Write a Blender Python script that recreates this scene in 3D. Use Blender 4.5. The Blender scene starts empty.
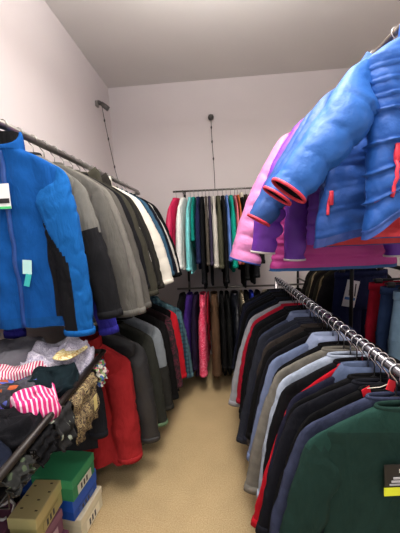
import bpy, math, random
from mathutils import Vector, Matrix, noise

PI = math.pi
COL = bpy.context.scene.collection

# ------------------------------------------------------------------ colours and materials
def lin(h):
    h = h.lstrip('#')
    out = []
    for i in (0, 2, 4):
        c = int(h[i:i + 2], 16) / 255.0
        out.append(c / 12.92 if c <= 0.04045 else ((c + 0.055) / 1.055) ** 2.4)
    return (out[0], out[1], out[2], 1.0)

_MATS = {}

def _base(name):
    m = bpy.data.materials.new(name)
    m.use_nodes = True
    nt = m.node_tree
    return m, nt, nt.nodes['Principled BSDF']

def fabric(hexc, weave=260.0, rough=0.9, var=0.16, bump=0.25, sheen=0.0):
    """woven or knitted cloth: small colour variation, fine bump"""
    key = ('fab', hexc, weave, rough, var, bump, sheen)
    if key in _MATS:
        return _MATS[key]
    m, nt, b = _base('cloth_' + hexc.lstrip('#'))
    tc = nt.nodes.new('ShaderNodeTexCoord')
    n1 = nt.nodes.new('ShaderNodeTexNoise'); n1.inputs['Scale'].default_value = 38.0
    n1.inputs['Detail'].default_value = 4.0
    n2 = nt.nodes.new('ShaderNodeTexNoise'); n2.inputs['Scale'].default_value = weave
    n2.inputs['Detail'].default_value = 2.0
    nt.links.new(tc.outputs['Object'], n1.inputs['Vector'])
    nt.links.new(tc.outputs['Object'], n2.inputs['Vector'])
    mix = nt.nodes.new('ShaderNodeMixRGB'); mix.blend_type = 'MIX'
    c = tuple(x * GA for x in lin(hexc)[:3])
    mix.inputs[1].default_value = tuple(x * (1 - var) for x in c[:3]) + (1,)
    mix.inputs[2].default_value = tuple(min(1, x * (1 + var) + 0.002) for x in c[:3]) + (1,)
    nt.links.new(n1.outputs['Fac'], mix.inputs[0])
    nt.links.new(mix.outputs[0], b.inputs['Base Color'])
    b.inputs['Roughness'].default_value = rough
    b.inputs['Sheen Weight'].default_value = sheen
    b.inputs['Specular IOR Level'].default_value = 0.12
    bp = nt.nodes.new('ShaderNodeBump'); bp.inputs['Strength'].default_value = bump
    bp.inputs['Distance'].default_value = 0.002
    nt.links.new(n2.outputs['Fac'], bp.inputs['Height'])
    mp = nt.nodes.new('ShaderNodeMapping'); mp.inputs['Scale'].default_value = (1.0, 1.0, 0.4)
    nt.links.new(tc.outputs['Object'], mp.inputs['Vector'])
    n3 = nt.nodes.new('ShaderNodeTexNoise'); n3.inputs['Scale'].default_value = 16.0
    n3.inputs['Detail'].default_value = 3.0; n3.inputs['Distortion'].default_value = 0.8
    nt.links.new(mp.outputs['Vector'], n3.inputs['Vector'])
    b2 = nt.nodes.new('ShaderNodeBump'); b2.inputs['Strength'].default_value = 0.45
    b2.inputs['Distance'].default_value = 0.03
    nt.links.new(n3.outputs['Fac'], b2.inputs['Height'])
    nt.links.new(bp.outputs['Normal'], b2.inputs['Normal'])
    nt.links.new(b2.outputs['Normal'], b.inputs['Normal'])
    _MATS[key] = m
    return m

def heather(hexc):
    return fabric(hexc, weave=420.0, var=0.4, bump=0.4)

def nylon(hexc, rough=0.58):
    """quilted shell: smooth, slightly shiny, wrinkled"""
    key = ('nyl', hexc, rough)
    if key in _MATS:
        return _MATS[key]
    m, nt, b = _base('nylon_' + hexc.lstrip('#'))
    tc = nt.nodes.new('ShaderNodeTexCoord')
    n1 = nt.nodes.new('ShaderNodeTexNoise'); n1.inputs['Scale'].default_value = 45.0
    n1.inputs['Detail'].default_value = 5.0
    nt.links.new(tc.outputs['Object'], n1.inputs['Vector'])
    b.inputs['Base Color'].default_value = tuple(x * GA for x in lin(hexc)[:3]) + (1,)
    b.inputs['Roughness'].default_value = rough
    bp = nt.nodes.new('ShaderNodeBump'); bp.inputs['Strength'].default_value = 0.5
    bp.inputs['Distance'].default_value = 0.006
    nt.links.new(n1.outputs['Fac'], bp.inputs['Height'])
    nt.links.new(bp.outputs['Normal'], b.inputs['Normal'])
    _MATS[key] = m
    return m

def plain(hexc, rough=0.6, metal=0.0):
    key = ('pl', hexc, rough, metal)
    if key in _MATS:
        return _MATS[key]
    m, nt, b = _base('plain_' + hexc.lstrip('#'))
    tc = nt.nodes.new('ShaderNodeTexCoord')
    n1 = nt.nodes.new('ShaderNodeTexNoise'); n1.inputs['Scale'].default_value = 60.0
    nt.links.new(tc.outputs['Object'], n1.inputs['Vector'])
    mr = nt.nodes.new('ShaderNodeMapRange')
    mr.inputs['To Min'].default_value = max(0.02, rough - 0.08); mr.inputs['To Max'].default_value = min(1, rough + 0.08)
    nt.links.new(n1.outputs['Fac'], mr.inputs['Value'])
    nt.links.new(mr.outputs['Result'], b.inputs['Roughness'])
    b.inputs['Base Color'].default_value = lin(hexc)
    b.inputs['Metallic'].default_value = metal
    _MATS[key] = m
    return m

def stripes(c1, c2, scale=20.0, direction='X', warp=1.5, mid=.5):
    key = ('st', c1, c2, scale, direction, warp, mid)
    if key in _MATS:
        return _MATS[key]
    m, nt, b = _base('striped_cloth')
    tc = nt.nodes.new('ShaderNodeTexCoord')
    w = nt.nodes.new('ShaderNodeTexWave'); w.bands_direction = direction
    w.inputs['Scale'].default_value = scale; w.inputs['Distortion'].default_value = warp
    nt.links.new(tc.outputs['Object'], w.inputs['Vector'])
    r = nt.nodes.new('ShaderNodeValToRGB')
    r.color_ramp.elements[0].position = mid - .04; r.color_ramp.elements[1].position = mid + .04
    r.color_ramp.elements[0].color = lin(c1); r.color_ramp.elements[1].color = lin(c2)
    nt.links.new(w.outputs['Fac'], r.inputs['Fac'])
    nt.links.new(r.outputs['Color'], b.inputs['Base Color'])
    b.inputs['Roughness'].default_value = 0.9
    _MATS[key] = m
    return m

def printed(colours, scale=30.0, kind='VORONOI'):
    """all-over print: cells in several colours"""
    key = ('pr', tuple(colours), scale, kind)
    if key in _MATS:
        return _MATS[key]
    m, nt, b = _base('printed_cloth')
    tc = nt.nodes.new('ShaderNodeTexCoord')
    if kind == 'VORONOI':
        v = nt.nodes.new('ShaderNodeTexVoronoi'); v.inputs['Scale'].default_value = scale
        nt.links.new(tc.outputs['Object'], v.inputs['Vector'])
        sep = nt.nodes.new('ShaderNodeSeparateColor')
        nt.links.new(v.outputs['Color'], sep.inputs[0]); src = sep.outputs[0]
    else:
        v = nt.nodes.new('ShaderNodeTexNoise'); v.inputs['Scale'].default_value = scale
        v.inputs['Detail'].default_value = 3.0; v.inputs['Distortion'].default_value = 0.6
        nt.links.new(tc.outputs['Object'], v.inputs['Vector'])
        mr = nt.nodes.new('ShaderNodeMapRange')
        mr.inputs['From Min'].default_value = 0.3; mr.inputs['From Max'].default_value = 0.7
        nt.links.new(v.outputs['Fac'], mr.inputs['Value']); src = mr.outputs['Result']
    r = nt.nodes.new('ShaderNodeValToRGB'); r.color_ramp.interpolation = 'CONSTANT'
    n = len(colours)
    el = r.color_ramp.elements
    while len(el) < n:
        el.new(0.5)
    for i, c in enumerate(colours):
        el[i].position = i / n
        el[i].color = lin(c)
    nt.links.new(src, r.inputs['Fac'])
    nt.links.new(r.outputs['Color'], b.inputs['Base Color'])
    b.inputs['Roughness'].default_value = 0.9
    _MATS[key] = m
    return m

def plaid(c0, c1, c2, scale=9.0):
    key = ('pd', c0, c1, c2, scale)
    if key in _MATS:
        return _MATS[key]
    m, nt, b = _base('plaid_cloth')
    tc = nt.nodes.new('ShaderNodeTexCoord')
    cols = []
    prev = None
    for d, c in (('X', c1), ('Z', c2), ('Y', c1)):
        w = nt.nodes.new('ShaderNodeTexWave'); w.bands_direction = d; w.inputs['Scale'].default_value = scale
        w.inputs['Distortion'].default_value = 0.6
        nt.links.new(tc.outputs['Object'], w.inputs['Vector'])
        r = nt.nodes.new('ShaderNodeValToRGB')
        r.color_ramp.elements[0].position = 0.6; r.color_ramp.elements[1].position = 0.7
        r.color_ramp.elements[0].color = (0, 0, 0, 1); r.color_ramp.elements[1].color = (0.55, 0.55, 0.55, 1)
        nt.links.new(w.outputs['Fac'], r.inputs['Fac'])
        mx = nt.nodes.new('ShaderNodeMixRGB')
        nt.links.new(r.outputs['Color'], mx.inputs[0])
        if prev is None:
            mx.inputs[1].default_value = lin(c0)
        else:
            nt.links.new(prev, mx.inputs[1])
        mx.inputs[2].default_value = lin(c)
        prev = mx.outputs[0]
    nt.links.new(prev, b.inputs['Base Color'])
    b.inputs['Roughness'].default_value = 0.9
    _MATS[key] = m
    return m

CHROME = plain('#d8d8dc', 0.2, 1.0)
STEEL = plain('#9a9894', 0.38, 1.0)
BLACKMETAL = plain('#1b1a1a', 0.45, 0.3)
BLACKPLASTIC = plain('#141416', 0.45)

# ------------------------------------------------------------------ object helpers
def link_mesh(name, verts, faces, mats, parent=None, fm=None, smooth=True):
    me = bpy.data.meshes.new(name)
    me.from_pydata([tuple(v) for v in verts], [], faces)
    if not isinstance(mats, (list, tuple)):
        mats = [mats]
    for m in mats:
        me.materials.append(m)
    if fm:
        me.polygons.foreach_set('material_index', fm)
    if smooth:
        me.polygons.foreach_set('use_smooth', [True] * len(me.polygons))
    me.update()
    o = bpy.data.objects.new(name, me)
    COL.objects.link(o)
    if parent is not None:
        o.parent = parent
    return o

def thing(name, label, cat, loc=(0, 0, 0), rz=0.0, group=None):
    o = bpy.data.objects.new(name, None)
    o.empty_display_size = 0.05
    COL.objects.link(o)
    o.location = loc
    o.rotation_euler = (0, 0, rz)
    tag(o, label, cat, group)
    return o

def tag(o, label, cat, group=None):
    o['label'] = label
    o['category'] = cat
    if group:
        o['group'] = group
    return o

class MB:
    """collects simple shapes into one mesh"""
    def __init__(self):
        self.v = []; self.f = []
    def add(self, verts, faces):
        b = len(self.v)
        self.v.extend(Vector(p) for p in verts)
        self.f.extend([i + b for i in fc] for fc in faces)
    def box(self, c, s, rz=0.0, bev=0.0):
        hx, hy, hz = s[0] / 2, s[1] / 2, s[2] / 2
        b = min(bev, hx * .9, hy * .9, hz * .9)
        R = Matrix.Rotation(rz, 3, 'Z')
        lay = []
        if b > 0:
            prof = [(b, -hz), (0, -hz + b), (0, hz - b), (b, hz)]
        else:
            prof = [(0, -hz), (0, hz)]
        vs = []
        for ins, z in prof:
            ax, ay = hx - ins, hy - ins
            c2 = b * 0.6 if ins == 0 else b * 0.3
            if b > 0:
                ring = [(-ax + c2, -ay), (ax - c2, -ay), (ax, -ay + c2), (ax, ay - c2), (ax - c2, ay), (-ax + c2, ay), (-ax, ay - c2), (-ax, -ay + c2)]
            else:
                ring = [(-ax, -ay), (ax, -ay), (ax, ay), (-ax, ay)]
            vs.append([(x, y, z) for x, y in ring])
        n = len(vs[0])
        flat = [R @ Vector(p) + Vector(c) for r in vs for p in r]
        fs = []
        for k in range(len(vs) - 1):
            for i in range(n):
                j = (i + 1) % n
                fs.append([k * n + i, k * n + j, (k + 1) * n + j, (k + 1) * n + i])
        fs.append(list(range(n - 1, -1, -1)))
        fs.append([(len(vs) - 1) * n + i for i in range(n)])
        self.add(flat, fs)
    def tube(self, pts, r, seg=8, cap=True, ry=None):
        pts = [Vector(p) for p in pts]
        rs = r if isinstance(r, (list, tuple)) else [r] * len(pts)
        up = None
        rings = []
        for i, p in enumerate(pts):
            t = (pts[min(i + 1, len(pts) - 1)] - pts[max(i - 1, 0)])
            t = t.normalized() if t.length > 1e-9 else Vector((0, 0, 1))
            if up is None:
                up = Vector((0, 0, 1)) if abs(t.z) < 0.9 else Vector((1, 0, 0))
            s = t.cross(up)
            if s.length < 1e-6:
                s = t.cross(Vector((0, 1, 0)))
            s.normalize()
            up = s.cross(t).normalized()
            rings.append([p + s * math.cos(2 * PI * k / seg) * rs[i] + up * math.sin(2 * PI * k / seg) * rs[i] for k in range(seg)])
        vs = [q for rg in rings for q in rg]
        fs = []
        for k in range(len(rings) - 1):
            for i in range(seg):
                j = (i + 1) % seg
                fs.append([k * seg + i, k * seg + j, (k + 1) * seg + j, (k + 1) * seg + i])
        if cap:
            fs.append(list(range(seg - 1, -1, -1)))
            fs.append([(len(rings) - 1) * seg + i for i in range(seg)])
        self.add(vs, fs)
    def loft(self, rings, closed=True, cap0=False, cap1=False):
        n = len(rings[0])
        vs = [p for r in rings for p in r]
        fs = []
        for k in range(len(rings) - 1):
            for i in range(n if closed else n - 1):
                j = (i + 1) % n
                fs.append([k * n + i, (k + 1) * n + i, (k + 1) * n + j, k * n + j])
        if cap0:
            fs.append([i for i in range(n)])
        if cap1:
            fs.append([(len(rings) - 1) * n + i for i in range(n - 1, -1, -1)])
        self.add(vs, fs)
    def build(self, name, mat, parent=None, smooth=True, fm=None):
        return link_mesh(name, self.v, self.f, mat, parent, fm, smooth)

def sp(v, e):
    return math.copysign(abs(v) ** e, v)

# ------------------------------------------------------------------ garments
NTH = 36
GA = 0.80                 # how light cloth dyes read overall

def crease(v, seed):
    """sharp soft-edged fold lines: 0 on flat cloth, negative in the crease"""
    n = noise.noise(v)
    return -max(0.0, 1 - abs(n) * 6.0)

def body_grid(sw, L, T, hw=None, drop=0.075, neck=(0.075, 0.035), fold=0.3, seed=0, baffles=None, puff=0.0,
              hem_arc=0.0, rows=30, flat=0.62, nfold=3.0, nth=36, taper=0.93, sharp=0.5, row_h=.008):
    """rings of a hanging torso from neck to hem.  local x = width, y = thickness, z = down from neck at 0"""
    rnd = random.Random(seed)
    ph = rnd.uniform(0, 6.28)
    hw = hw if hw is not None else sw * 0.95
    zs = []
    for a in [0, .06, .14, .24, .36, .5, .64, .78, .9, 1.0]:
        w = neck[0] + (sw - neck[0]) * (1 - (1 - a) ** 1.15)
        z = -drop * (0.92 * a + 0.08 * a ** 5)
        t = neck[1] + (T * flat - neck[1]) * min(1, a * 1.3)
        zs.append((z, w, t, a * 0.25))
    z0 = zs[-1][0]
    n = rows if not baffles else max(rows, int((L + z0) / row_h))
    for i in range(1, n + 1):
        s = i / n
        z = z0 - (L + z0) * s
        u = min(1.0, s * 3.2)
        wa = sw + (sw * taper - sw) * (u * u * (3 - 2 * u))
        w = wa + (hw - sw * taper) * max(0.0, (s - .2) / .8)
        t = T * flat * (1 + 0.12 * math.sin(s * 3 + ph))
        zs.append((z, w, t, 0.25 + 0.75 * s))
    grid = []
    for (z, w, t, s) in zs:
        bf = 0.0; seam = 0.0
        if puff and baffles:
            for k in range(len(baffles) - 1):
                if baffles[k] <= -z < baffles[k + 1]:
                    wd = baffles[k + 1] - baffles[k]
                    u = (-z - baffles[k]) / wd
                    bf = puff * min(1.0, wd / .055) * (math.sin(PI * u) ** sharp - 0.72)
                    seam = 1 - math.sin(PI * u)
        ring = []
        for k in range(nth):
            th = 2 * PI * k / nth
            c, sn = math.cos(th), math.sin(th)
            x = w * sp(c, 0.85)
            y = t * sp(sn, 0.8)
            fb = 5.3 if sn > 0 else 0.0
            amp = fold * T * s
            nz = noise.noise(Vector((x * 7 + seed * 3.1, z * 2.2, seed * 1.7)))
            y += amp * (0.6 * math.sin(2 * PI * nfold * x / (2 * sw) + ph + 1.8 * nz) + 0.8 * nz)
            nz2 = noise.noise(Vector((x * 16 + seed, z * 14 + fb, seed * .7)))
            y += 0.14 * T * nz2 * min(1, s * 3)
            cr = crease(Vector((x * 9 + z * 5 + seed, z * 4 - x * 2 + fb, seed)), seed)
            y += math.copysign(1, sn) * 0.10 * T * cr * min(1, s * 2.5) * (abs(sn) ** .5)
            x += 0.010 * s * noise.noise(Vector((z * 9, seed + (3 if c > 0 else 0), 1)))
            if bf:
                pk = 0.35 * puff * seam * noise.noise(Vector((x * 55 + seed, z * 20 + fb, 2.0)))
                y += math.copysign((bf + pk) * abs(sn) ** 0.4, sn)
                x += math.copysign((bf * 0.6 + pk) * abs(c) ** 2, c)
            lim = T * 0.985
            y = max(-lim, min(lim, y))
            zz = z
            if hem_arc and sn < 0:
                f = max(0.0, (s - 0.55) / 0.45)
                zz += hem_arc * f * max(0.0, 1 - (x / max(w, 1e-4)) ** 2) * abs(sn) ** .5
            ring.append(Vector((x, y, zz)))
        grid.append(ring)
    return grid

def sleeve_rings(side, sw, T, drop, SL, r0, r1, a0, a1, seed=0, puff=0.0, spacing=0.07, nseg=16, sway=0.0, wr=0.1, sq=0.6, neckw=.075, bend=.10, step=None, sharp=.5):
    """rings of a sleeve whose upper edge carries on the shoulder line.  a0,a1: angles from vertical below the shoulder and at the cuff"""
    step = step or (0.009 if puff else 0.022)
    n = max(22, int(SL / step))
    f0 = 0.62
    ex = neckw + (sw - neckw) * f0
    ez = -drop * 0.92 * (1 - (1 - f0) ** 1.0) + 0.002
    a_s = math.atan2(sw - neckw, drop * .92)
    lead = (sw - ex) / max(.2, math.sin(a_s))
    rings = []; centres = []
    for i in range(n + 1):
        s = i / n
        d = s * SL
        if d < lead:
            a = a_s
        else:
            u = min(1.0, (d - lead) / bend)
            u = u * u * (3 - 2 * u)
            v = max(0.0, (d - lead - bend) / max(.05, SL - lead - bend))
            a = a_s + (a0 - a_s) * u + (a1 - a0) * min(1, v * 1.2)
        if i:
            ex += math.sin(a) * SL / n
            ez -= math.cos(a) * SL / n
        grow = min(1.0, .08 + .92 * d / (lead + .12))
        r = (r0 + (r1 - r0) * s ** 0.85) * grow
        r *= 1 + wr * noise.noise(Vector((seed * 2.3 + side, s * 6, 0.3)))
        seam = 0.0
        if puff:
            u2 = (d % spacing) / spacing
            r += puff * (math.sin(PI * u2) ** sharp - 0.7) * grow
            seam = 1 - math.sin(PI * u2)
        ryy = min(T * 0.95, r * sq) * min(1.0, .15 + .85 * d / (lead + .15))
        nx, nz = math.cos(a), math.sin(a)
        cen = Vector((ex - nx * r, sway * s * s, ez - nz * r))
        ring = []
        for k in range(nseg):
            th = 2 * PI * k / nseg
            ct, st = math.cos(th), math.sin(th)
            w = 1 + wr * 0.7 * noise.noise(Vector((ct * 1.6 + seed, st * 1.6 + side * 4, s * 7)))
            cr = crease(Vector((ct * 1.3 + seed, st * 1.3 + side * 3 + d * 6, d * 13)), seed)
            w += cr * (.09 if not puff else .05) * min(1, s * 5)
            if puff:
                w += 0.5 * puff / r0 * seam * noise.noise(Vector((ct * 5 + seed, st * 5, d * 25)))
            px = cen.x + nx * r * w * sp(ct, .9)
            pz = cen.z + nz * r * w * sp(ct, .9)
            py = cen.y + ryy * w * sp(st, .85)
            lim = T * 0.985
            if not sway:
                py = max(-lim, min(lim, py))
            ring.append(Vector((side * px, py, pz)))
        rings.append(ring); centres.append((Vector((side * cen.x, cen.y, cen.z)), r, ryy, a))
    return rings, centres

def rib_ring(centre, rx, ry, ang, side, tube=0.006, length=0.02, seg=20):
    """a short rolled band round a sleeve end"""
    rings = []
    nx, nz = math.cos(ang), math.sin(ang)
    tx, tz = math.sin(ang), -math.cos(ang)
    for (o, l) in ((-0.3, 0.0), (0.9, 0.0), (1.2, 0.5), (0.9, 1.0), (-0.6, 1.0), (-1.0, 0.5), (-0.3, 0)):
        ring = []
        for k in range(seg):
            th = 2 * PI * k / seg
            qx = (rx + o * tube) * math.cos(th); qy = (ry + o * tube) * math.sin(th)
            ring.append(Vector((centre.x + side * (nx * qx + tx * l * length), centre.y + qy, centre.z + nz * qx + tz * l * length)))
        rings.append(ring)
    return rings

def strip_on(grid, k0, rows, width, thick, xoff=0.0, sign=-1):
    """a narrow raised strip that follows the front of a torso grid, at angular index k0"""
    rings = []
    for i in rows:
        p = grid[i][k0]
        y = p.y + sign * thick * 0.6
        cx = p.x + xoff
        rings.append([Vector((cx - width / 2, y + thick / 2 * 1, p.z)), Vector((cx - width / 2, y - thick / 2, p.z)),
                      Vector((cx + width / 2, y - thick / 2, p.z)), Vector((cx + width / 2, y + thick / 2, p.z))])
    return rings

KF = int(NTH * 0.75)      # front centre index

HD = 0.085                # rail to neck

def garment(name, label, cat, group, loc, rz=0.0, nth=36, nseg=16, wall=None, side_lim=.82, ry=0.0, bend=.10, cuff_l=None, step=None, flat=.62, sharp=.5, sleeve_puff=.9, row_h=.008, hem_f=.06, collar_open=.25, body='#222222', sleeve=None, sw=0.21, L=0.66, T=0.026, hw=None, drop=0.075,
            SL=0.58, r0=0.07, r1=0.045, a0=0.5, a1=0.12, mat=fabric, fold=0.3, seed=None, collar='crew', collar_col=None,
            cuff_col=None, hem_col=None, zip_col=None, puff=0.0, baffles=None, spacing=0.07, hem_arc=0.0, lining=None,
            neck=(0.075, None), hd=HD, sleeves=2, side_col=None, sleeve_panel=None, sway=0.0, yoke=None, sq=0.6, wr=0.12, placket=None, stripe=None):
    seed = (abs(hash((round(loc[0], 3), round(loc[1], 3), round(loc[2], 3)))) % 997) * 0.37 if seed is None else seed
    mk = mat if callable(mat) else (lambda h: mat)
    def M(c):
        return c if isinstance(c, bpy.types.Material) else mk(c)
    NTH = nth
    root = thing(name, label, cat, loc, rz, group)
    root.rotation_euler = (0, ry, rz)
    nk = (neck[0], min(neck[1] or T * 0.8, T * 0.9))
    if puff and baffles is None:
        baffles = [0.06]
        while baffles[-1] < L - 0.01:
            baffles.append(baffles[-1] + spacing)
    g = body_grid(sw, L, T, hw, drop, nk, fold, seed, baffles, puff, hem_arc, nth=nth, flat=flat, sharp=sharp, row_h=row_h)
    off = Vector((0, 0, -hd))
    g = [[p + off for p in r] for r in g]
    nb = len(g)
    mb = MB()
    hem_n = max(2, int(nb * hem_f))
    split = nb - hem_n if hem_col else nb
    mb.loft(g[:split])
    mats = [M(body)]
    fm = None
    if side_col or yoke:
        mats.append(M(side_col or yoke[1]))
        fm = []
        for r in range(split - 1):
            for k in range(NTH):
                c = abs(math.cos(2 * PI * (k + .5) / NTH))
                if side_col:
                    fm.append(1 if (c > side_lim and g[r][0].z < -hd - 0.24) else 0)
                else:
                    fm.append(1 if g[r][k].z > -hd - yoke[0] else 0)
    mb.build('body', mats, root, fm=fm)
    if hem_col:
        m2 = MB(); m2.loft(g[split - 1:]); m2.build('hem_band', M(hem_col), root)
    if lining:
        m3 = MB()
        rr = []
        for i in range(int(nb * 0.45), nb):
            cz = g[i]
            rr.append([Vector((p.x * 0.965, p.y * 0.86, p.z + (0.004 if i == nb - 1 else 0))) for p in cz])
        m3.loft(rr); m3.build('lining', M(lining), root)
    # sleeves
    if SL > 0:
        for side in (-1, 1)[:sleeves]:
            k_ = wall[1] if wall and wall[0] == side else 1.0
            rs, cs = sleeve_rings(side, sw, T, drop, SL, r0, r1, a0 * k_, a1 * k_, seed, puff * sleeve_puff, spacing, step=step, sharp=sharp, nseg=nseg, sway=sway, wr=wr, sq=sq, neckw=nk[0], bend=bend)
            rs = [[p + off for p in r] for r in rs]
            m = MB(); m.loft(rs)
            smats = [M(sleeve if sleeve else body)]
            sfm = None
            if sleeve_panel:
                smats.append(M(sleeve_panel))
                sfm = []
                for i in range(len(rs) - 1):
                    for k in range(nseg):
                        th = 2 * PI * (k + .5) / nseg
                        q = i / len(rs)
                        lim = -9 if q < .34 else -1.0 + min(1.15, (q - .34) * 4.2)
                        sfm.append(1 if math.cos(th) < lim else 0)
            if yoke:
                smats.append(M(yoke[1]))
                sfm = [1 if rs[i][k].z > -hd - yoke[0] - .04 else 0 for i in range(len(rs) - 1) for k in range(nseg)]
            if stripe:
                smats.append(M(stripe))
                sfm = []
                for i in range(len(rs) - 1):
                    for k in range(nseg):
                        sfm.append(1 if k in (13,) else 0)
            s = m.build('sleeve', smats, root, fm=sfm)
            if cuff_col:
                c, r, ry, a = cs[-1]
                c = c + off
                mc = MB(); mc.loft(rib_ring(c, r, ry, a, side, 0.005 if not puff else 0.004, cuff_l or (0.022 if not puff else 0.009)))
                mc.build('cuff', M(cuff_col), s)
                if puff:
                    ml = MB(); n_ = len(rs)
                    back_ = [cs[j][0] + off for j in (n_ - 1, n_ - 4, n_ - 7)]
                    ml.loft([[b_ + (p - b_) * (.93 - .12 * q_) for p in rs[j]] for q_, (j, b_) in enumerate(zip((n_ - 1, n_ - 4, n_ - 7), back_))], cap1=True)
                    ml.build('sleeve_lining', fabric('#15131a'), s)
            elif SL > .3:
                # turned cuff in the same cloth
                c, r, ry, a = cs[-1]
                c = c + off
                mc = MB(); mc.loft(rib_ring(c, r * 0.98, ry * 0.98, a, side, 0.0035, 0.03))
                mc.build('cuff', M(sleeve if sleeve else body), s)
    # collar
    cc = M(collar_col if collar_col else body)
    rn = g[0]
    if collar == 'crew':
        m = MB(); rings = []
        for (o, dz) in ((0.0, -0.006), (0.004, 0.002), (0.0, 0.008), (-0.006, 0.006), (-0.007, -0.004), (0.0, -0.006)):
            rings.append([Vector((p.x * (1 + o / nk[0]), p.y * (1 + o / nk[1] * .6), p.z + dz)) for p in rn])
        m.loft(rings); m.build('collar', cc, root)
    elif collar == 'stand':
        m = MB(); rings = []
        for (o, dz) in ((0.004, -0.008), (0.004, 0.02), (0.002, 0.045), (-0.002, 0.06), (-0.007, 0.058), (-0.008, 0.02), (-0.008, -0.01)):
            rings.append([Vector((p.x * (1 + o / nk[0]), p.y * (1 + o / nk[1] * .6), p.z + dz * (1 - collar_open * max(0, -math.sin(2 * PI * k / nth)) ** .6))) for k, p in enumerate(rn)])
        m.loft(rings); m.build('collar', cc, root)
    elif collar == 'polo':
        m = MB(); rings = []
        for (o, dz) in ((-0.004, -0.004), (-0.002, 0.02), (0.006, 0.026), (0.018, 0.008), (0.032, -0.016), (0.034, -0.02)):
            ring = []
            for k, p in enumerate(rn):
                f = max(0, -math.sin(2 * PI * k / NTH))
                y = p.y * (1 + min(o, .01) / nk[1] * .6)
                y = max(-T * .98, min(T * .98, y))
                ring.append(Vector((p.x * (1 + o / nk[0]), y, p.z + dz - max(0, o) * 0.8 * f)))
            rings.append(ring)
        m.loft(rings); m.build('collar', cc, root)
    elif collar == 'hood':
        m = MB(); rings = []
        nst = 8
        for i in range(nst + 1):
            u = i / nst
            w = 0.105 * (0.5 + 0.6 * math.sin(PI * (0.15 + 0.75 * u)))
            zc = 0.045 - 0.22 * u
            t = T * 0.55 * math.sin(PI * (0.1 + 0.86 * u))
            ring = []
            for k in range(18):
                th = 2 * PI * k / 18
                ww = 1 + .12 * noise.noise(Vector((th, u * 3, seed)))
                ring.append(Vector((w * math.cos(th) * ww, T * 0.42 + t * math.sin(th), zc - hd + 0.02 * math.cos(th * 2))))
            rings.append(ring)
        m.loft(rings, cap0=True, cap1=True); m.build('hood', cc, root)
    if zip_col:
        m = MB(); m.loft(strip_on(g, int(nth * .75), range(2, nb), 0.016, 0.004), cap0=True, cap1=True)
        m.build('zipper', M(zip_col) if isinstance(zip_col, bpy.types.Material) else plain(zip_col, 0.5), root)
    if placket:
        m = MB(); m.loft(strip_on(g, int(nth * .75), range(1, 12), 0.03, 0.004), cap0=True, cap1=True)
        m.build('placket', M(placket), root)
    root['_grid'] = 0
    del root['_grid']
    return root, g

def hanger(label, group, loc, rz, sw, drop, hd=HD, mat=None, hookmat=None, T=0.02, rail_r=0.0125, clips=False):
    root = thing('clothes_hanger', label, 'hanger', loc, rz, group)
    hm = hookmat or CHROME
    m = MB()
    R = rail_r + 0.004
    pts = []
    for k in range(13):
        a = math.radians(-55 + k * 235 / 12)
        pts.append((-R * math.cos(a), 0, R * math.sin(a)))
    pts = pts[::-1]
    # pts run over the rail; finish down the neck
    pts = [(-R * math.cos(math.radians(200)), 0, R * math.sin(math.radians(200)))]
    pts = []
    for k in range(14):
        a = math.radians(-40 + k * 20)
        pts.append((R * math.cos(a), 0, R * math.sin(a)))
    pts.append((0.0, 0, -R - 0.012)); pts.append((0.0, 0, -hd + 0.0))
    m.tube(pts, 0.0023, 6)
    m.build('hook', hm, root)
    b = MB()
    nw = 0.07
    ex = nw + (sw - nw) * .5
    def zs(x):
        return -hd - drop * .92 * max(0.0, (x - nw) / (sw - nw)) - 0.014
    arm = [(-ex, 0, zs(ex)), (-nw, 0, zs(nw)), (-0.03, 0, -hd - 0.012), (0, 0, -hd - 0.002), (0.03, 0, -hd - 0.012), (nw, 0, zs(nw)), (ex, 0, zs(ex))]
    b.tube(arm, [0.003, 0.0045, 0.005, 0.006, 0.005, 0.0045, 0.003], 8)
    b.build('shoulder_bar', mat or BLACKPLASTIC, root)
    return root

def trousers(name, label, group, loc, rz, col, L=0.98, w=0.2, T=0.03, seed=1, mat=fabric, hd=0.07, cat='trousers', band=None):
    root = thing(name, label, cat, loc, rz, group)
    off = -hd
    m = MB(); rings = []
    for i in range(9):
        s = i / 8
        ww = w * (0.92 + 0.12 * s)
        ring = []
        for k in range(28):
            th = 2 * PI * k / 28
            x = ww * sp(math.cos(th), .8)
            y = T * .75 * sp(math.sin(th), .8) * (1 + .15 * noise.noise(Vector((x * 9, s * 3, seed))))
            ring.append(Vector((x, y, off - 0.26 * s)))
        rings.append(ring)
    m.loft(rings, cap1=True); m.build('seat', mat(col), root)
    for sd in (-1, 1):
        lg = MB(); rr = []
        for i in range(20):
            s = i / 19
            ww = w * (0.54 - 0.16 * s)
            ring = []
            for k in range(18):
                th = 2 * PI * k / 18
                x = sd * w * (0.5 - 0.06 * s) + ww * sp(math.cos(th), .8)
                y = T * .75 * sp(math.sin(th), .8) * (1 + .2 * noise.noise(Vector((x * 9, s * 5, seed))))
                y += 0.15 * T * noise.noise(Vector((s * 4, seed, sd)))
                ring.append(Vector((x, y, off - 0.24 - (L - 0.24) * s)))
            rr.append(ring)
        lg.loft(rr); lg.build('leg', mat(col), root)
    b = MB(); rr = []
    for (dz, k2) in ((0.002, 1.0), (0.002, 1.04), (-0.036, 1.05), (-0.036, 1.0)):
        rr.append([Vector((w * .92 * k2 * sp(math.cos(2 * PI * k / 28), .8), T * .78 * k2 * sp(math.sin(2 * PI * k / 28), .8), off + dz)) for k in range(28)])
    b.loft(rr); b.build('waistband', mat(band or col), root)
    return root

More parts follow.
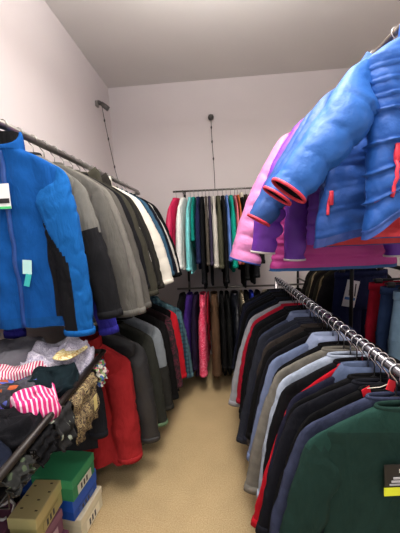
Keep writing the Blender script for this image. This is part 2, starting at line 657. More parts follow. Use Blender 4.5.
def card(name, parent, p, w, h, mat, rz=0.0, tilt=0.0, thick=0.0015):
    """a small paper card lying in the xz plane at p (its top centre)"""
    m = MB(); m.box((0, 0, -h / 2), (w, thick, h), 0, 0)
    o = m.build(name, mat, parent, smooth=False)
    o.location = p
    o.rotation_euler = (0, tilt, rz)
    return o
# ------------------------------------------------------------------ camera
F_PX = 300.0
cam_d = bpy.data.cameras.new('camera')
cam_d.sensor_fit = 'HORIZONTAL'; cam_d.sensor_width = 36.0
cam_d.lens = 36.0 * F_PX / 400.0
cam_d.clip_start = 0.02
cam = bpy.data.objects.new('camera', cam_d)
COL.objects.link(cam)
psi, phi, rho = math.radians(1.87), math.radians(7.6), math.radians(2.6)
fwd = Vector((-math.sin(psi) * math.cos(phi), math.cos(psi) * math.cos(phi), -math.sin(phi)))
rgt = Vector((math.cos(psi), math.sin(psi), 0))
upv = rgt.cross(fwd)
r2 = rgt * math.cos(rho) - upv * math.sin(rho)
u2 = upv * math.cos(rho) + rgt * math.sin(rho)
Mx = Matrix((r2, u2, -fwd)).transposed().to_4x4()
Mx.translation = Vector((0, 0, 1.5))
cam.matrix_world = Mx
bpy.context.scene.camera = cam

# ------------------------------------------------------------------ the room
def struct(name, mb, mat, smooth=False):
    o = mb.build(name, mat, None, smooth)
    o['kind'] = 'structure'
    return o

def paint(hexc, bump=0.15):
    m, nt, b = _base('wall_paint')
    tc = nt.nodes.new('ShaderNodeTexCoord')
    n = nt.nodes.new('ShaderNodeTexNoise'); n.inputs['Scale'].default_value = 3.0; n.inputs['Detail'].default_value = 6
    nt.links.new(tc.outputs['Object'], n.inputs['Vector'])
    mx = nt.nodes.new('ShaderNodeMixRGB')
    c = lin(hexc)
    mx.inputs[1].default_value = tuple(x * .96 for x in c[:3]) + (1,)
    mx.inputs[2].default_value = tuple(min(1, x * 1.03) for x in c[:3]) + (1,)
    nt.links.new(n.outputs['Fac'], mx.inputs[0]); nt.links.new(mx.outputs[0], b.inputs['Base Color'])
    b.inputs['Roughness'].default_value = 0.8
    n2 = nt.nodes.new('ShaderNodeTexNoise'); n2.inputs['Scale'].default_value = 180.0
    nt.links.new(tc.outputs['Object'], n2.inputs['Vector'])
    bp = nt.nodes.new('ShaderNodeBump'); bp.inputs['Strength'].default_value = bump; bp.inputs['Distance'].default_value = 0.002
    nt.links.new(n2.outputs['Fac'], bp.inputs['Height']); nt.links.new(bp.outputs['Normal'], b.inputs['Normal'])
    return m

def floor_mat():
    m, nt, b = _base('speckled_floor')
    tc = nt.nodes.new('ShaderNodeTexCoord')
    n1 = nt.nodes.new('ShaderNodeTexNoise'); n1.inputs['Scale'].default_value = 160.0; n1.inputs['Detail'].default_value = 6
    n1.inputs['Roughness'].default_value = 0.75
    n2 = nt.nodes.new('ShaderNodeTexNoise'); n2.inputs['Scale'].default_value = 5.0; n2.inputs['Detail'].default_value = 3
    for n in (n1, n2):
        nt.links.new(tc.outputs['Object'], n.inputs['Vector'])
    r = nt.nodes.new('ShaderNodeValToRGB')
    r.color_ramp.elements[0].position = 0.36; r.color_ramp.elements[1].position = 0.66
    r.color_ramp.elements[0].color = lin('#bb9c68'); r.color_ramp.elements[1].color = lin('#e2cba2')
    nt.links.new(n1.outputs['Fac'], r.inputs['Fac'])
    mx = nt.nodes.new('ShaderNodeMixRGB'); mx.blend_type = 'MULTIPLY'; mx.inputs[0].default_value = 0.35
    nt.links.new(r.outputs['Color'], mx.inputs[1]); nt.links.new(n2.outputs['Color'], mx.inputs[2])
    hs = nt.nodes.new('ShaderNodeRGBToBW'); nt.links.new(n2.outputs['Color'], hs.inputs[0])
    nt.links.new(hs.outputs[0], mx.inputs[2])
    nt.links.new(mx.outputs[0], b.inputs['Base Color'])
    b.inputs['Roughness'].default_value = 0.55
    bp = nt.nodes.new('ShaderNodeBump'); bp.inputs['Strength'].default_value = 0.2; bp.inputs['Distance'].default_value = 0.002
    nt.links.new(n1.outputs['Fac'], bp.inputs['Height']); nt.links.new(bp.outputs['Normal'], b.inputs['Normal'])
    return m

WALLM = paint('#d8d0d0')
XL, XR, YB, ZC = -1.012, 1.85, 3.42, 3.015
BWY = 0.047           # the far wall is slightly out of square
m = MB(); m.box((0.365, 1.0, -0.05), (3.2, 5.2, 0.1)); struct('floor', m, floor_mat())
m = MB(); m.box((0.365, 1.0, ZC + 0.05), (3.2, 5.2, 0.1)); struct('ceiling', m, paint('#dad6d2'))
m = MB(); m.box((XL - 0.05, 1.0, ZC / 2), (0.1, 5.2, ZC)); struct('wall_left', m, WALLM)
m = MB(); m.box((XR + 0.05, 1.0, ZC / 2), (0.1, 5.2, ZC)); struct('wall_right', m, WALLM)
m = MB()
yl, yr = YB, YB - BWY * (XR - XL)
m.add([(XL, yl, 0), (XR, yr, 0), (XR, yr + .25, 0), (XL, yl + .1, 0), (XL, yl, ZC), (XR, yr, ZC), (XR, yr + .25, ZC), (XL, yl + .1, ZC)],
      [[0, 1, 5, 4], [2, 3, 7, 6], [1, 2, 6, 5], [3, 0, 4, 7], [4, 5, 6, 7], [0, 3, 2, 1]])
struct('wall_back', m, WALLM)

# ------------------------------------------------------------------ light: fluorescent fittings overhead, out of frame, plus an added upward fill
def area(name, loc, size, power, col, rot=(0, 0, 0)):
    l = bpy.data.lights.new(name, 'AREA'); l.shape = 'RECTANGLE'
    l.size, l.size_y = size; l.energy = power; l.color = col
    o = bpy.data.objects.new(name, l); COL.objects.link(o)
    o.location = loc; o.rotation_euler = rot
    return o
area('ceiling_tube', (0.05, 0.7, 2.74), (0.25, 1.1), 36, (1.0, 0.95, 0.89))
area('ceiling_fill', (0.15, 1.05, 2.56), (0.25, 1.0), 72, (1.0, 0.95, 0.9), (PI, 0, 0))  # unseen upward fill, added to brighten the ceiling
area('entrance_tube', (0.2, -0.9, 2.8), (1.0, 0.3), 28, (1.0, 0.96, 0.92))
w = bpy.data.worlds.new('world'); bpy.context.scene.world = w
w.use_nodes = True
w.node_tree.nodes['Background'].inputs[0].default_value = (0.9, 0.95, 1.0, 1)
w.node_tree.nodes['Background'].inputs[1].default_value = 0.75

sc = bpy.context.scene
sc.view_settings.view_transform = 'Standard'
sc.view_settings.look = 'None'
sc.view_settings.exposure = 0.0
sc.view_settings.gamma = 1.0
sc.view_settings.use_curve_mapping = False

# ------------------------------------------------------------------ racks
def rail_rack(name, label, p0, p1, posts, rail_r=0.0125, mat=STEEL, post_mat=None, lower=None, post_r=0.012, extra=None, top=0.0):
    """rail(s) between two ends with posts down to the floor"""
    base = Vector(((p0[0] + p1[0]) / 2, (p0[1] + p1[1]) / 2, 0))
    root = thing(name, label, 'clothes rack', base)
    def rel(p):
        return Vector(p) - base
    for (a, b) in [(p0, p1)] + (lower or []):
        m = MB(); m.tube([rel(a), rel(b)], rail_r, 12); m.build('rail', mat, root)
    for q in posts:
        m = MB(); m.tube([rel((q[0], q[1], 0.012)), rel((q[0], q[1], q[2]))], post_r, 10)
        m.build('post', post_mat or mat, root)
        if top:
            k = MB(); k.tube([rel((q[0], q[1], q[2])), rel((q[0], q[1], q[2] + top))], [post_r * .8, post_r * 1.2], 8); k.build('finial', post_mat or mat, root)
        f = MB(); f.box(rel((q[0], q[1], 0.008)), (0.07, 0.07, 0.016), 0, 0.004); f.build('foot', BLACKPLASTIC, root)
    return root

LX, LZ = -0.70, 1.88
rail_rack('clothes_rack', 'double clothes rack with scratched steel top rail along the left wall', (LX, 0.1, LZ), (LX, 3.1, LZ),
          [(LX - 0.27, 0.15, LZ), (LX - 0.28, 3.16, LZ)], 0.0145, STEEL, BLACKMETAL,
          lower=[((-0.72, 1.31, 0.98), (-0.418, 2.9, 0.98)), ((LX - .27, 0.15, LZ), (LX, 0.15, LZ)), ((LX - .28, 3.16, LZ - .02), (LX + .02, 3.1, LZ - .02)), ((LX - .28, 3.16, .97), (-.418, 2.9, .97))])
BY, BZ, BZL = 2.92, 1.838, 0.915
rail_rack('clothes_rack', 'double clothes rack with thin dark rails across the back wall', (-0.32, BY, BZ), (0.95, BY, BZ),
          [(-0.23, BY + .28, BZ), (0.93, BY + .25, BZ)], 0.009, plain('#6b6762', .4, .8), BLACKMETAL,
          lower=[((-0.32, BY - .1, BZL), (0.95, BY - .1, BZL)), ((-0.23, BY + .28, BZ), (-.23, BY - .02, BZ)), ((.93, BY + .25, BZ), (.93, BY, BZ)),
                 ((-0.23, BY + .28, .91), (-.2, BY - .1, .91)), ((.93, BY + .25, .91), (.95, BY - .1, .91))], top=0.035)
TX, TZ = 0.47, 1.11
rail_rack('clothes_rack', 'low clothes rack with chrome rail full of shirts on the right', (TX, 0.5, TZ), (TX, 2.12, TZ),
          [(TX, 2.12, TZ), (TX, 0.5, TZ)], 0.0125, plain('#77777e', .25, 1.0), CHROME)
rail_rack('clothes_rack', 'high clothes rack with thin metal rail above the right shirts', (0.66, 0.3, 2.12), (0.66, 1.95, 2.12),
          [(0.92, 1.95, 2.12), (0.92, 0.3, 2.12)], 0.011, plain('#8a8178', .4, .7), BLACKMETAL,
          lower=[((.92, 1.95, 2.11), (.62, 1.95, 2.11)), ((.92, .3, 2.11), (.62, .3, 2.11))])
RX, RZ = 1.06, 1.22
rail_rack('clothes_rack', 'black clothes rack with jeans and coats behind the right shirts', (RX, 1.2, RZ), (RX, 2.6, RZ),
          [(RX + .3, 2.6, RZ), (RX + .3, 1.2, RZ)], 0.012, BLACKMETAL, BLACKMETAL,
          lower=[((RX + .3, 2.6, RZ - .01), (RX - .02, 2.6, RZ - .01)), ((RX + .3, 1.2, RZ - .01), (RX - .02, 1.2, RZ - .01))])

# ------------------------------------------------------------------ left, upper rail
GL = 'jackets on the left upper rail'
def left(y, name, phrase, rest, cat='jacket', hang=True, rz=0.0, **k):
    k.setdefault('T', 0.03); k.setdefault('wall', (-1, .15)); k.setdefault('drop', .095)
    sw = k.get('sw', 0.215); drop = k.get('drop', 0.075)
    r = garment(name, phrase + ' ' + rest, cat, GL, (LX, y, LZ), rz, **k)
    if hang:
        hanger('hanger with thin steel hook holding the ' + phrase, 'hangers on the left upper rail', (LX, y, LZ), rz, sw, drop, rail_r=0.0145, hookmat=STEEL)
    return r

fl, fg = left(1.08, 'fleece_jacket', 'bright blue fleece jacket', 'hanging first on the left upper rail', body='#0c4f98', sw=0.178, L=0.64, hw=0.185, T=0.042, fold=0.45, drop=.07,
     SL=0.66, r0=0.078, r1=0.05, a0=0.16, a1=0.0, collar='stand', side_col='#15151a', side_lim=.62, sleeve='#125ca4', sleeve_panel='#141519', cuff_col='#125ca4', zip_col='#0d3f86', hem_col='#0e4c8e', neck=(0.062, .034), nth=64, nseg=56, bend=.08, wr=.14, step=.008, collar_open=.8)
# white price label with green strip, and a teal sticker, on the fleece
c1 = card('price_label', fl, (-0.012, -0.046, -0.205), 0.075, 0.085, plain('#e6e6e6', .6))
card('label_strip', c1, (0.005, -0.002, -0.05), 0.06, 0.016, plain('#15161c', .6))
card('label_edge', c1, (0, -0.002, -0.077), 0.075, 0.008, plain('#48c878', .6))
c2 = card('sticker', fl, (0.058, -0.046, -0.47), 0.032, 0.05, plain('#b4e0dc', .5), tilt=.1)
card('sticker_tail', c2, (0.006, -0.001, -0.05), 0.02, 0.045, plain('#2fb2b0', .5), tilt=.2)
il = MB(); il.loft([[Vector((p.x * .9, p.y * .85, p.z + dz)) for p in fg[0]] for dz in (0.0, .03, .056)]); il.build('collar_lining', fabric('#101114'), fl)

left(1.17, 'jacket', 'black jacket with grey shoulder yoke', 'behind the fleece', body='#232327', sleeve='#1a1a1d', L=.6, SL=.6, sw=.20, a0=.3, a1=.13, r0=.075, r1=.05, yoke=(0.24, '#6d6b66'), T=.036, zip_col='#9a968c', drop=.1, hw=.2)
left(1.26, 'sweatshirt', 'royal purple sweatshirt', 'peeking out low behind the fleece', 'sweatshirt', body='#2f2c90', L=.58, sw=.18, hw=.2, SL=.64, a0=.14, a1=.13, T=.035, drop=.1, hd=.13)
left(1.34, 'jacket', 'mid grey wool jacket with soft cuffs', 'first grey one after the black yoke jacket', body='#5f5d58', L=.64, SL=.66, a0=.34, a1=.10, r0=.07, r1=.046, T=.034, fold=.5)
left(1.43, 'jacket', 'pale grey wool jacket', 'hanging just in front of the darkest grey one', body='#74716b', L=.66, SL=.68, a0=.36, a1=.11, r0=.07, r1=.048, T=.036, fold=.5)
left(1.52, 'jacket', 'dark grey flannel jacket', 'with long sleeve, last grey one before the black coat', body='#57544f', L=.67, SL=.68, a0=.38, a1=.13, r0=.072, r1=.05, T=.038, fold=.5)
left(1.62, 'jacket', 'black coat with navy zip', 'hanging between the grey jackets and the olive jacket', body='#17171a', L=.66, SL=.6, a0=.38, a1=.12, T=.04, zip_col='#26386e')
left(1.71, 'field_jacket', 'dark olive field jacket', 'with bunched hood on the left upper rail', body='#3d3b32', L=.7, SL=.66, a0=.42, a1=.14, r0=.085, r1=.055, T=.042, collar='hood', zip_col='#8c887c')
left(1.80, 'jacket', 'black jacket with thin white sleeve stripe', 'hanging after the olive field jacket', body='#1f1e1d', L=.7, SL=.63, a0=.43, a1=.14, r0=.08, r1=.055, T=.042, stripe='#c8c4bc')
left(1.89, 'jacket', 'charcoal hooded jacket', 'right before the cream quilted jacket', body='#2c2a26', L=.72, SL=.66, a0=.44, a1=.15, r0=.08, r1=.055, T=.042, collar='hood')
left(2.01, 'puffer_jacket', 'cream quilted jacket', 'between dark jackets on the left upper rail', body='#ece6d8', L=.72, SL=.68, a0=.54, a1=.18, r0=.085, r1=.058, T=.06, mat=nylon, puff=.01, spacing=.09, collar='stand', zip_col='#8d877c', drop=.08, sq=.8)
left(2.15, 'jacket', 'black zipped jacket', 'pressed behind the cream quilted jacket', body='#18181b', L=.72, SL=.66, a0=.48, a1=.15, T=.045, zip_col='#bdb8ae')
left(2.27, 'jacket', 'steel blue jacket', 'showing a blue shoulder behind the cream jacket', body='#3d627c', L=.72, SL=.66, a0=.52, a1=.16, T=.045, drop=.085)
left(2.40, 'jacket', 'dark navy jacket with rounded shoulder', 'after the steel blue jacket', body='#181b28', L=.74, SL=.67, a0=.52, a1=.16, T=.045, drop=.085)
left(2.55, 'jacket', 'black track jacket with white sleeve piping', 'near the back corner', body='#131315', L=.76, SL=.72, a0=.56, a1=.16, T=.05, stripe='#d8d4cc', r0=.085, drop=.08)
left(2.67, 'coat', 'long black coat', 'last on the left upper rail beside the corner', 'coat', body='#0f0f11', L=.82, SL=.74, a0=.5, a1=.12, T=.05, r0=.09, r1=.06, drop=.08)

# ------------------------------------------------------------------ left, lower rail
GLL = 'coats on the left lower rail'
LLX, LLZ = -0.66, 0.98
def low(y, name, phrase, cat='coat', x=None, rz=0.0, **k):
    x = -.72 + (y - 1.31) * .19 if x is None else x
    k.setdefault('T', 0.05); k.setdefault('hd', 0.06); k.setdefault('wall', (-1, .1))
    return garment(name, phrase, cat, GLL, (x, y, LLZ), rz, **k)
K1 = dict(a0=.16, a1=.06)
low(1.36, 'coat', 'dark slate coat hanging behind the wire bin of folded clothes', body='#24252b', sw=.19, L=.5, hw=.19, SL=.4, a0=.06, a1=.0, x=-.78, T=.03)
low(1.53, 'wool_coat', 'long brick red wool coat hanging beside the wire bin', body='#a8282c', sw=.19, L=.70, hw=.205, SL=.64, a0=.06, a1=.03, r0=.085, r1=.07, T=.065, fold=.6, collar='stand', rz=.06, sq=.8, hd=.09)
low(1.65, 'puffer_jacket', 'charcoal quilted coat hanging right behind the red wool coat', body='#2d2c2e', sw=.21, L=.70, hw=.24, SL=.66, r0=.09, r1=.065, T=.06, mat=nylon, puff=.006, spacing=.12, collar='hood', **K1)
a, ag = low(1.80, 'parka', 'dark grey parka with pale green cuffs behind the charcoal quilted coat', body='#34352f', sw=.21, L=.68, hw=.23, SL=.67, r0=.085, r1=.06, T=.052, cuff_col='#6f8a68', **K1)
low(1.93, 'coat', 'graphite coat with silver grey shoulder panels hanging mid rail', body='#2c2b2a', sleeve='#2f2e2b', sw=.215, L=.70, hw=.24, SL=.64, r0=.085, r1=.06, T=.048, yoke=(.30, '#8a9096'), **K1)
low(2.05, 'coat', 'plain black coat between the graphite and maroon ones', body='#121112', sw=.215, L=.72, hw=.24, SL=.64, T=.045, **K1)
FLECK = ['#1c1013', '#3a1620', '#541a2c', '#1c1013', '#241519']
low(2.17, 'coat', 'maroon flecked black coat beside the scarlet sleeved one', body='#1c1013', sleeve=printed(FLECK, 26, 'NOISE'), sw=.215, L=.74, hw=.24, SL=.62, T=.045, **K1)
low(2.28, 'jacket', 'black jacket with bright red sleeves on the left lower rail', 'jacket', body='#141214', sleeve='#c81e2c', sw=.22, L=.74, hw=.25, SL=.60, T=.045, **K1)
TPL = plaid('#143a4c', '#4f7078', '#0c1a24')
low(2.39, 'flannel_shirt', 'teal plaid flannel shirt near the back corner', 'shirt', body=TPL, sleeve=TPL, sw=.225, L=.74, hw=.25, SL=.66, T=.045, collar='polo', a0=.2, a1=.08)
low(2.49, 'coat', 'black coat just behind the teal plaid shirt', x=-.56, body='#121112', sw=.2, L=.70, hw=.21, SL=.6, T=.045, **K1)

# ------------------------------------------------------------------ back wall, upper rail (garments edge-on)
GB = 'clothes on the back upper rail'
R90 = PI / 2
def back(x, name, phrase, cat='jacket', turn=0.0, hang=True, z=BZ, **k):
    k.setdefault('T', 0.021); k.setdefault('sw', 0.2); k.setdefault('L', 0.66); k.setdefault('SL', 0.6)
    k.setdefault('flat', .85); k.setdefault('sq', .9); k.setdefault('r0', 0.06); k.setdefault('r1', 0.042); k.setdefault('hd', 0.07); k.setdefault('a0', .4); k.setdefault('a1', .08)
    garment(name, phrase, cat, GB, (x, BY, z), R90 + turn, **k)
    if hang:
        hanger('black hanger of the ' + ' '.join(phrase.split()[:8]), 'hangers on the back upper rail', (x, BY, z), R90 + turn, k['sw'], .075, k['hd'], rail_r=.009)
back(-.292, 'puffer_jacket', 'hot pink quilted jacket leaning out at the left end of the back rail', turn=-.2, body='#d81c58', mat=nylon, puff=.006, spacing=.055, T=.03, L=.62, SL=.56)
back(-.226, 'jacket', 'white jacket beside the hot pink quilted one', turn=-.12, body='#fbfaf6', T=.03, SL=.62, r0=.07)
back(-.158, 'jacket', 'pale turquoise jacket with a narrow long sleeve', turn=-.08, body='#86e2e6', T=.021, L=.7, SL=.64)
back(-.122, 'cardigan', 'short emerald green cardigan beside the turquoise jacket', 'cardigan', turn=-.06, body='#0f8f83', T=.017, L=.46, SL=.38)
back(-.082, 'jacket', 'navy blue jacket on the back rail after the emerald cardigan', turn=-.04, body='#20264a', T=.024, SL=.58)
back(-.044, 'jacket', 'black fleece between the navy jacket and the taupe top', turn=-.03, body='#101014', T=.019, L=.85, SL=.76)
back(-.01, 'sweater', 'taupe knit top between two dark ones on the back rail', 'sweater', body='#5b544c', T=.016, L=.62)
back(.022, 'sweater', 'dusty plum knit top left of the light grey cardigan', 'sweater', body='#3a3348', hem_col='#16141c', hem_f=.2, T=.016, L=.82)
back(.06, 'cardigan', 'light grey cardigan in the middle of the back rail', 'cardigan', body='#d0cbc0', T=.024, SL=.62)
back(.105, 'jacket', 'olive drab jacket right of the light grey cardigan', body='#4a4a3a', T=.026, SL=.63)
back(.148, 'sweater', 'black knit top right of the olive drab jacket', 'sweater', body='#0f0f11', T=.02, L=.85, SL=.76)
back(.184, 'shirt', 'periwinkle blue shirt with slim sleeve on the back rail', 'shirt', body='#5d7fc4', T=.017, SL=.57)
back(.225, 'sweater', 'teal green sweater hanging next to the periwinkle shirt', 'sweater', body='#109e8a', T=.024, L=.7, SL=.63)
back(.264, 'sweater', 'salmon pink top partly behind the pink padded sleeve', 'sweater', body='#d4707c', T=.014, L=.6)
back(.292, 'sweater', 'burnt orange top partly behind the pink padded sleeve', 'sweater', body='#c46a3c', T=.013, L=.6)
back(.325, 'shirt', 'black top with cream collar behind the pink padded sleeve', 'shirt', body='#121212', T=.018, L=.85, SL=.74, collar='polo', collar_col='#d8d0bc')
back(.365, 'sweater', 'brown top showing a shoulder above the pink padded sleeve', 'sweater', body='#40332b', T=.018)
back(.41, 'jacket', 'charcoal jacket showing a shoulder above the pink padded sleeve', body='#1c1c20', T=.022, L=.82, SL=.72)
back(.46, 'jacket', 'ink black jacket at the visible right end of the back rail', body='#131316', T=.022)

# ------------------------------------------------------------------ back wall, lower rail
GBL = 'clothes on the back lower rail'
def backlow(x, name, phrase, cat='coat', turn=0.0, y=BY - .1, **k):
    k.setdefault('T', 0.026); k.setdefault('sw', 0.21); k.setdefault('L', 0.74); k.setdefault('SL', 0.6)
    k.setdefault('flat', .92); k.setdefault('sq', .9); k.setdefault('fold', .45); k.setdefault('r0', 0.065); k.setdefault('r1', 0.05); k.setdefault('hd', 0.055); k.setdefault('a0', .4); k.setdefault('a1', .06)
    return garment(name, phrase, cat, GBL, (x, y, BZL), R90 + turn, **k)
backlow(-.275, 'coat', 'black coat swinging out at the left end of the back lower rail', turn=-.12, body='#141315', T=.03, L=0.70)
backlow(-.205, 'coat', 'deep purple coat on the back lower rail', turn=-.10, body='#3d2270', T=.034, L=0.72, fold=.5)
backlow(-.142, 'coat', 'aubergine coat between the purple coat and the coral dress', turn=-.08, body='#231731', T=.027)
LACE = ['#c41c44', '#e8486c', '#d42a52', '#f07f97', '#d83058']
backlow(-.076, 'dress', 'coral pink lace dress on the back lower rail', 'dress', turn=-.06, body=printed(LACE, 60, 'NOISE'), sleeve=printed(LACE, 60, 'NOISE'), T=.037, L=0.67, SL=.66, r0=.07, r1=.06, sw=.19, sq=.75, fold=.4)
backlow(-.028, 'blouse', 'short crimson blouse tucked between the coral dress and brown coat', 'blouse', body='#a81c30', T=.010, turn=-.04, L=.4, SL=.22)
backlow(.03, 'coat', 'chocolate brown coat on the back lower rail', turn=-.01, body='#5a4230', T=.042, L=0.70, fold=.5, SL=.66, r0=.08, r1=.07, sq=.7)
b1, bg = backlow(.1, 'coat', 'black coat with a small white tag right of the brown coat', body='#100f10', T=.024, L=0.74)
card('tag', b1, (-0.285, 0.0, -0.42), 0.03, 0.012, plain('#d8d4cc', .6), rz=R90)
backlow(.152, 'coat', 'matt black wool coat left of the shiny black puffer', body='#141414', T=.024, L=0.73)
backlow(.225, 'puffer_jacket', 'shiny black puffer jacket on the back lower rail', 'jacket', body='#15181f', mat=lambda h: nylon(h, .3), puff=.011, spacing=.06, T=.046, L=0.70, sq=.7, SL=.64)
backlow(.292, 'blouse', 'cream striped blouse right of the shiny black puffer', 'blouse', body=stripes('#c8b898', '#3a322a', 14, 'X'), sleeve=stripes('#c8b898', '#3a322a', 14, 'X'), T=.018, L=.5)
backlow(.336, 'coat', 'black coat right of the cream striped blouse', body='#101012', T=.024)
backlow(.385, 'sweater', 'royal blue sweater showing above the far right shirts', 'sweater', body='#23339c', T=.022, L=.5, SL=.4)
backlow(.445, 'coat', 'dark coat between the royal blue sweater and cream coat', body='#1b191a', T=.026)
backlow(.535, 'coat', 'cream coat behind the far end of the chrome rail', body='#d8ccb8', T=.05, L=.7, sq=.8, r0=.08)
backlow(.63, 'coat', 'black coat right of the cream coat', body='#121112', T=.028)
PATCH = ['#7d7a70', '#1e1d1c', '#8d897e', '#6b675e', '#7d7a70']
backlow(.75, 'jacket', 'stone grey jacket with black patches behind the chrome rail', 'jacket', body=printed(PATCH, 9, 'NOISE'), sleeve=printed(PATCH, 9, 'NOISE'), T=.045, L=.7, sq=.8, r0=.08)
backlow(.84, 'coat', 'black coat right of the stone grey jacket', body='#131314', T=.03)
# ------------------------------------------------------------------ right, shirt rack
GT = 'tops on the chrome rail'
HDT = 0.072
def top(y, name, phrase, rest, cat='sweatshirt', rz=0.0, **k):
    k.setdefault('T', 0.0185); k.setdefault('sw', 0.205); k.setdefault('L', 0.74); k.setdefault('SL', 0.5); k.setdefault('hw', .2)
    k.setdefault('r0', 0.07); k.setdefault('r1', 0.045); k.setdefault('a0', .30); k.setdefault('a1', .14); k.setdefault('drop', .07)
    q = random.Random(int(y * 1000))
    rz = rz + q.uniform(-.015, .015)
    if 1.27 < y < 1.8:
        k['L'] += .12; k['SL'] += .1; k['hw'] = .235
    k['sw'] += q.uniform(-.012, .010); k['L'] += q.uniform(-.03, .03); k['SL'] += q.uniform(-.04, .04); k['a0'] += q.uniform(-.08, .08); k['a1'] += q.uniform(-.05, .05)
    r, g = garment(name, (phrase + ' ' + rest).strip(), cat, GT, (TX, y, TZ), rz, hd=HDT, ry=q.uniform(-.03, .03) if y > .75 else 0, **k)
    hanger('black hanger with chrome hook under the ' + phrase, 'hangers on the chrome rail', (TX, y, TZ), rz, k['sw'], k['drop'], HDT, rail_r=.014)
    return r, g
D = ['#101014', '#13131a', '#0e0e11', '#16171f', '#0c0c0e']
top(2.06, 'sweatshirt', 'black sweatshirt farthest along the chrome rail', '', body=D[0], L=.78)
top(2.01, 'sweatshirt', 'navy sweatshirt second from the far end', 'of the chrome rail', body='#181b2c', L=.76)
top(1.96, 'sweatshirt', 'black sweatshirt third from the far end', 'of the chrome rail', body=D[2], L=.78)
top(1.91, 'sweatshirt', 'inky sweatshirt fourth from the far end', 'of the chrome rail', body=D[3], L=.77)
top(1.86, 'sweatshirt', 'black sweatshirt fifth from the far end', 'of the chrome rail', body=D[4], L=.78)
top(1.81, 'sweatshirt', 'dark navy sweatshirt sixth from the far end', 'of the chrome rail', body='#161a26', L=.76)
top(1.76, 'sweatshirt', 'black sweatshirt right before the light grey top', 'on the chrome rail', body=D[0], L=.78)
top(1.71, 'sweatshirt', 'light grey long sleeved top', 'next to the crimson one on the chrome rail', body='#9a9aa2', L=.74)
top(1.66, 'sweatshirt', 'crimson long sleeved top', 'next to the light grey one on the chrome rail', body='#a0142c', L=.74)
top(1.61, 'sweatshirt', 'black sweatshirt just in front of the crimson top', '', body=D[1], L=.78)
top(1.56, 'sweatshirt', 'black sweatshirt second in front of the crimson top', '', body=D[2], L=.78)
top(1.51, 'sweatshirt', 'black sweatshirt just behind the slate blue polo', '', body=D[0], L=.78)
top(1.45, 'polo_shirt', 'slate blue polo shirt with turned collar', 'mid chrome rail', 'polo shirt', body='#3c445c', collar='polo', collar_col='#66718f', T=.022, sw=.21)
top(1.40, 'sweatshirt', 'slate grey sweatshirt just before the slate blue polo', '', body='#2a2d38')
top(1.35, 'sweatshirt', 'dusty navy sweatshirt second before the slate polo', '', body='#222532')
top(1.30, 'sweatshirt', 'brown grey sweatshirt', 'between the slate tops and the pale blue polo', body='#352f2c')
top(1.25, 'sweatshirt', 'black sweatshirt beside the brown grey one', '', body=D[4])
top(1.20, 'sweatshirt', 'navy black sweatshirt behind the pale blue polo', '', body=D[1])
top(1.14, 'polo_shirt', 'pale blue polo shirt with turned collar', 'on the chrome rail', 'polo shirt', body='#6f7c9e', collar='polo', collar_col='#9aa7c6', T=.022)
top(1.09, 'sweatshirt', 'black sweatshirt between the polo and taupe top', '', body=D[2])
top(1.045, 'sweatshirt', 'taupe grey sweatshirt beside the pale heather one', '', body='#77736b', mat=heather, SL=.53)
top(.995, 'sweatshirt', 'pale heather blue sweatshirt', 'with white looking shoulders on the chrome rail', body='#a9b4c8', mat=heather, T=.022, SL=.56, L=.78)
top(.95, 'sweatshirt', 'black sweatshirt just before the pale heather one', '', body=D[0], hw=.21)
top(.915, 'sweatshirt', 'thin red sweater with scarlet sleeve', 'amid black tops on the chrome rail', 'sweater', body='#b81426', T=.014, SL=.52, sw=.19, drop=.095, a0=.30, a1=.24)
top(.88, 'sweatshirt', 'dark navy sweatshirt with pale blue collar', 'before the scarlet sleeve', body='#1c1d30', collar='polo', collar_col='#55627f')
top(.845, 'sweatshirt', 'black sweatshirt with red swing tag at neck', 'near the front', body=D[2], T=.015)
top(.812, 'sweatshirt', 'black sweatshirt second behind the slate blue top', 'near the front', body=D[3], T=.015)
rt, rg = top(.778, 'sweatshirt', 'black sweatshirt with red hanging label', 'just behind the slate blue top', body=D[4], T=.015)
ta = card('swing_tag', rt, (-.005, -.03, -.03), .035, .028, plain('#d81c2c', .5), rz=.5, tilt=.5)
tb = card('swing_tag', rt, (-.07, -.02, -.055), .026, .022, plain('#d81c2c', .5), rz=.3, tilt=-.3)
sm = MB(); sm.tube([(-.005, -.03, -.035), (-.035, -.026, -.05), (-.065, -.02, -.056)], .001, 5); sm.build('tag_string', plain('#e0d8c8', .6), rt)
top(.742, 'sweatshirt', 'slate blue heather sweatshirt', 'directly behind the dark green one', body='#363c54', T=.017, sw=.212, mat=heather)
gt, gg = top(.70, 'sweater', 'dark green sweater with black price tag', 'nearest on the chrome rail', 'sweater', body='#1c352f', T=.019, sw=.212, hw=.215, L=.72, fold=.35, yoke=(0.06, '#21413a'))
pt = card('price_tag', gt, (-.02, -.0245, -.208), .085, .082, plain('#101012', .5), tilt=-.05)
card('tag_logo', pt, (.014, -.0016, -.012), .042, .010, plain('#e8e8e8', .5))
card('tag_line', pt, (.006, -.0016, -.034), .055, .005, plain('#b8b8bc', .5))
card('tag_line', pt, (.004, -.0016, -.043), .06, .005, plain('#b8b8bc', .5))
card('tag_line', pt, (.002, -.0016, -.052), .066, .004, plain('#a8a8ac', .5))
card('tag_strip', pt, (-.002, -.0016, -.062), .085, .022, plain('#d8e02c', .5))

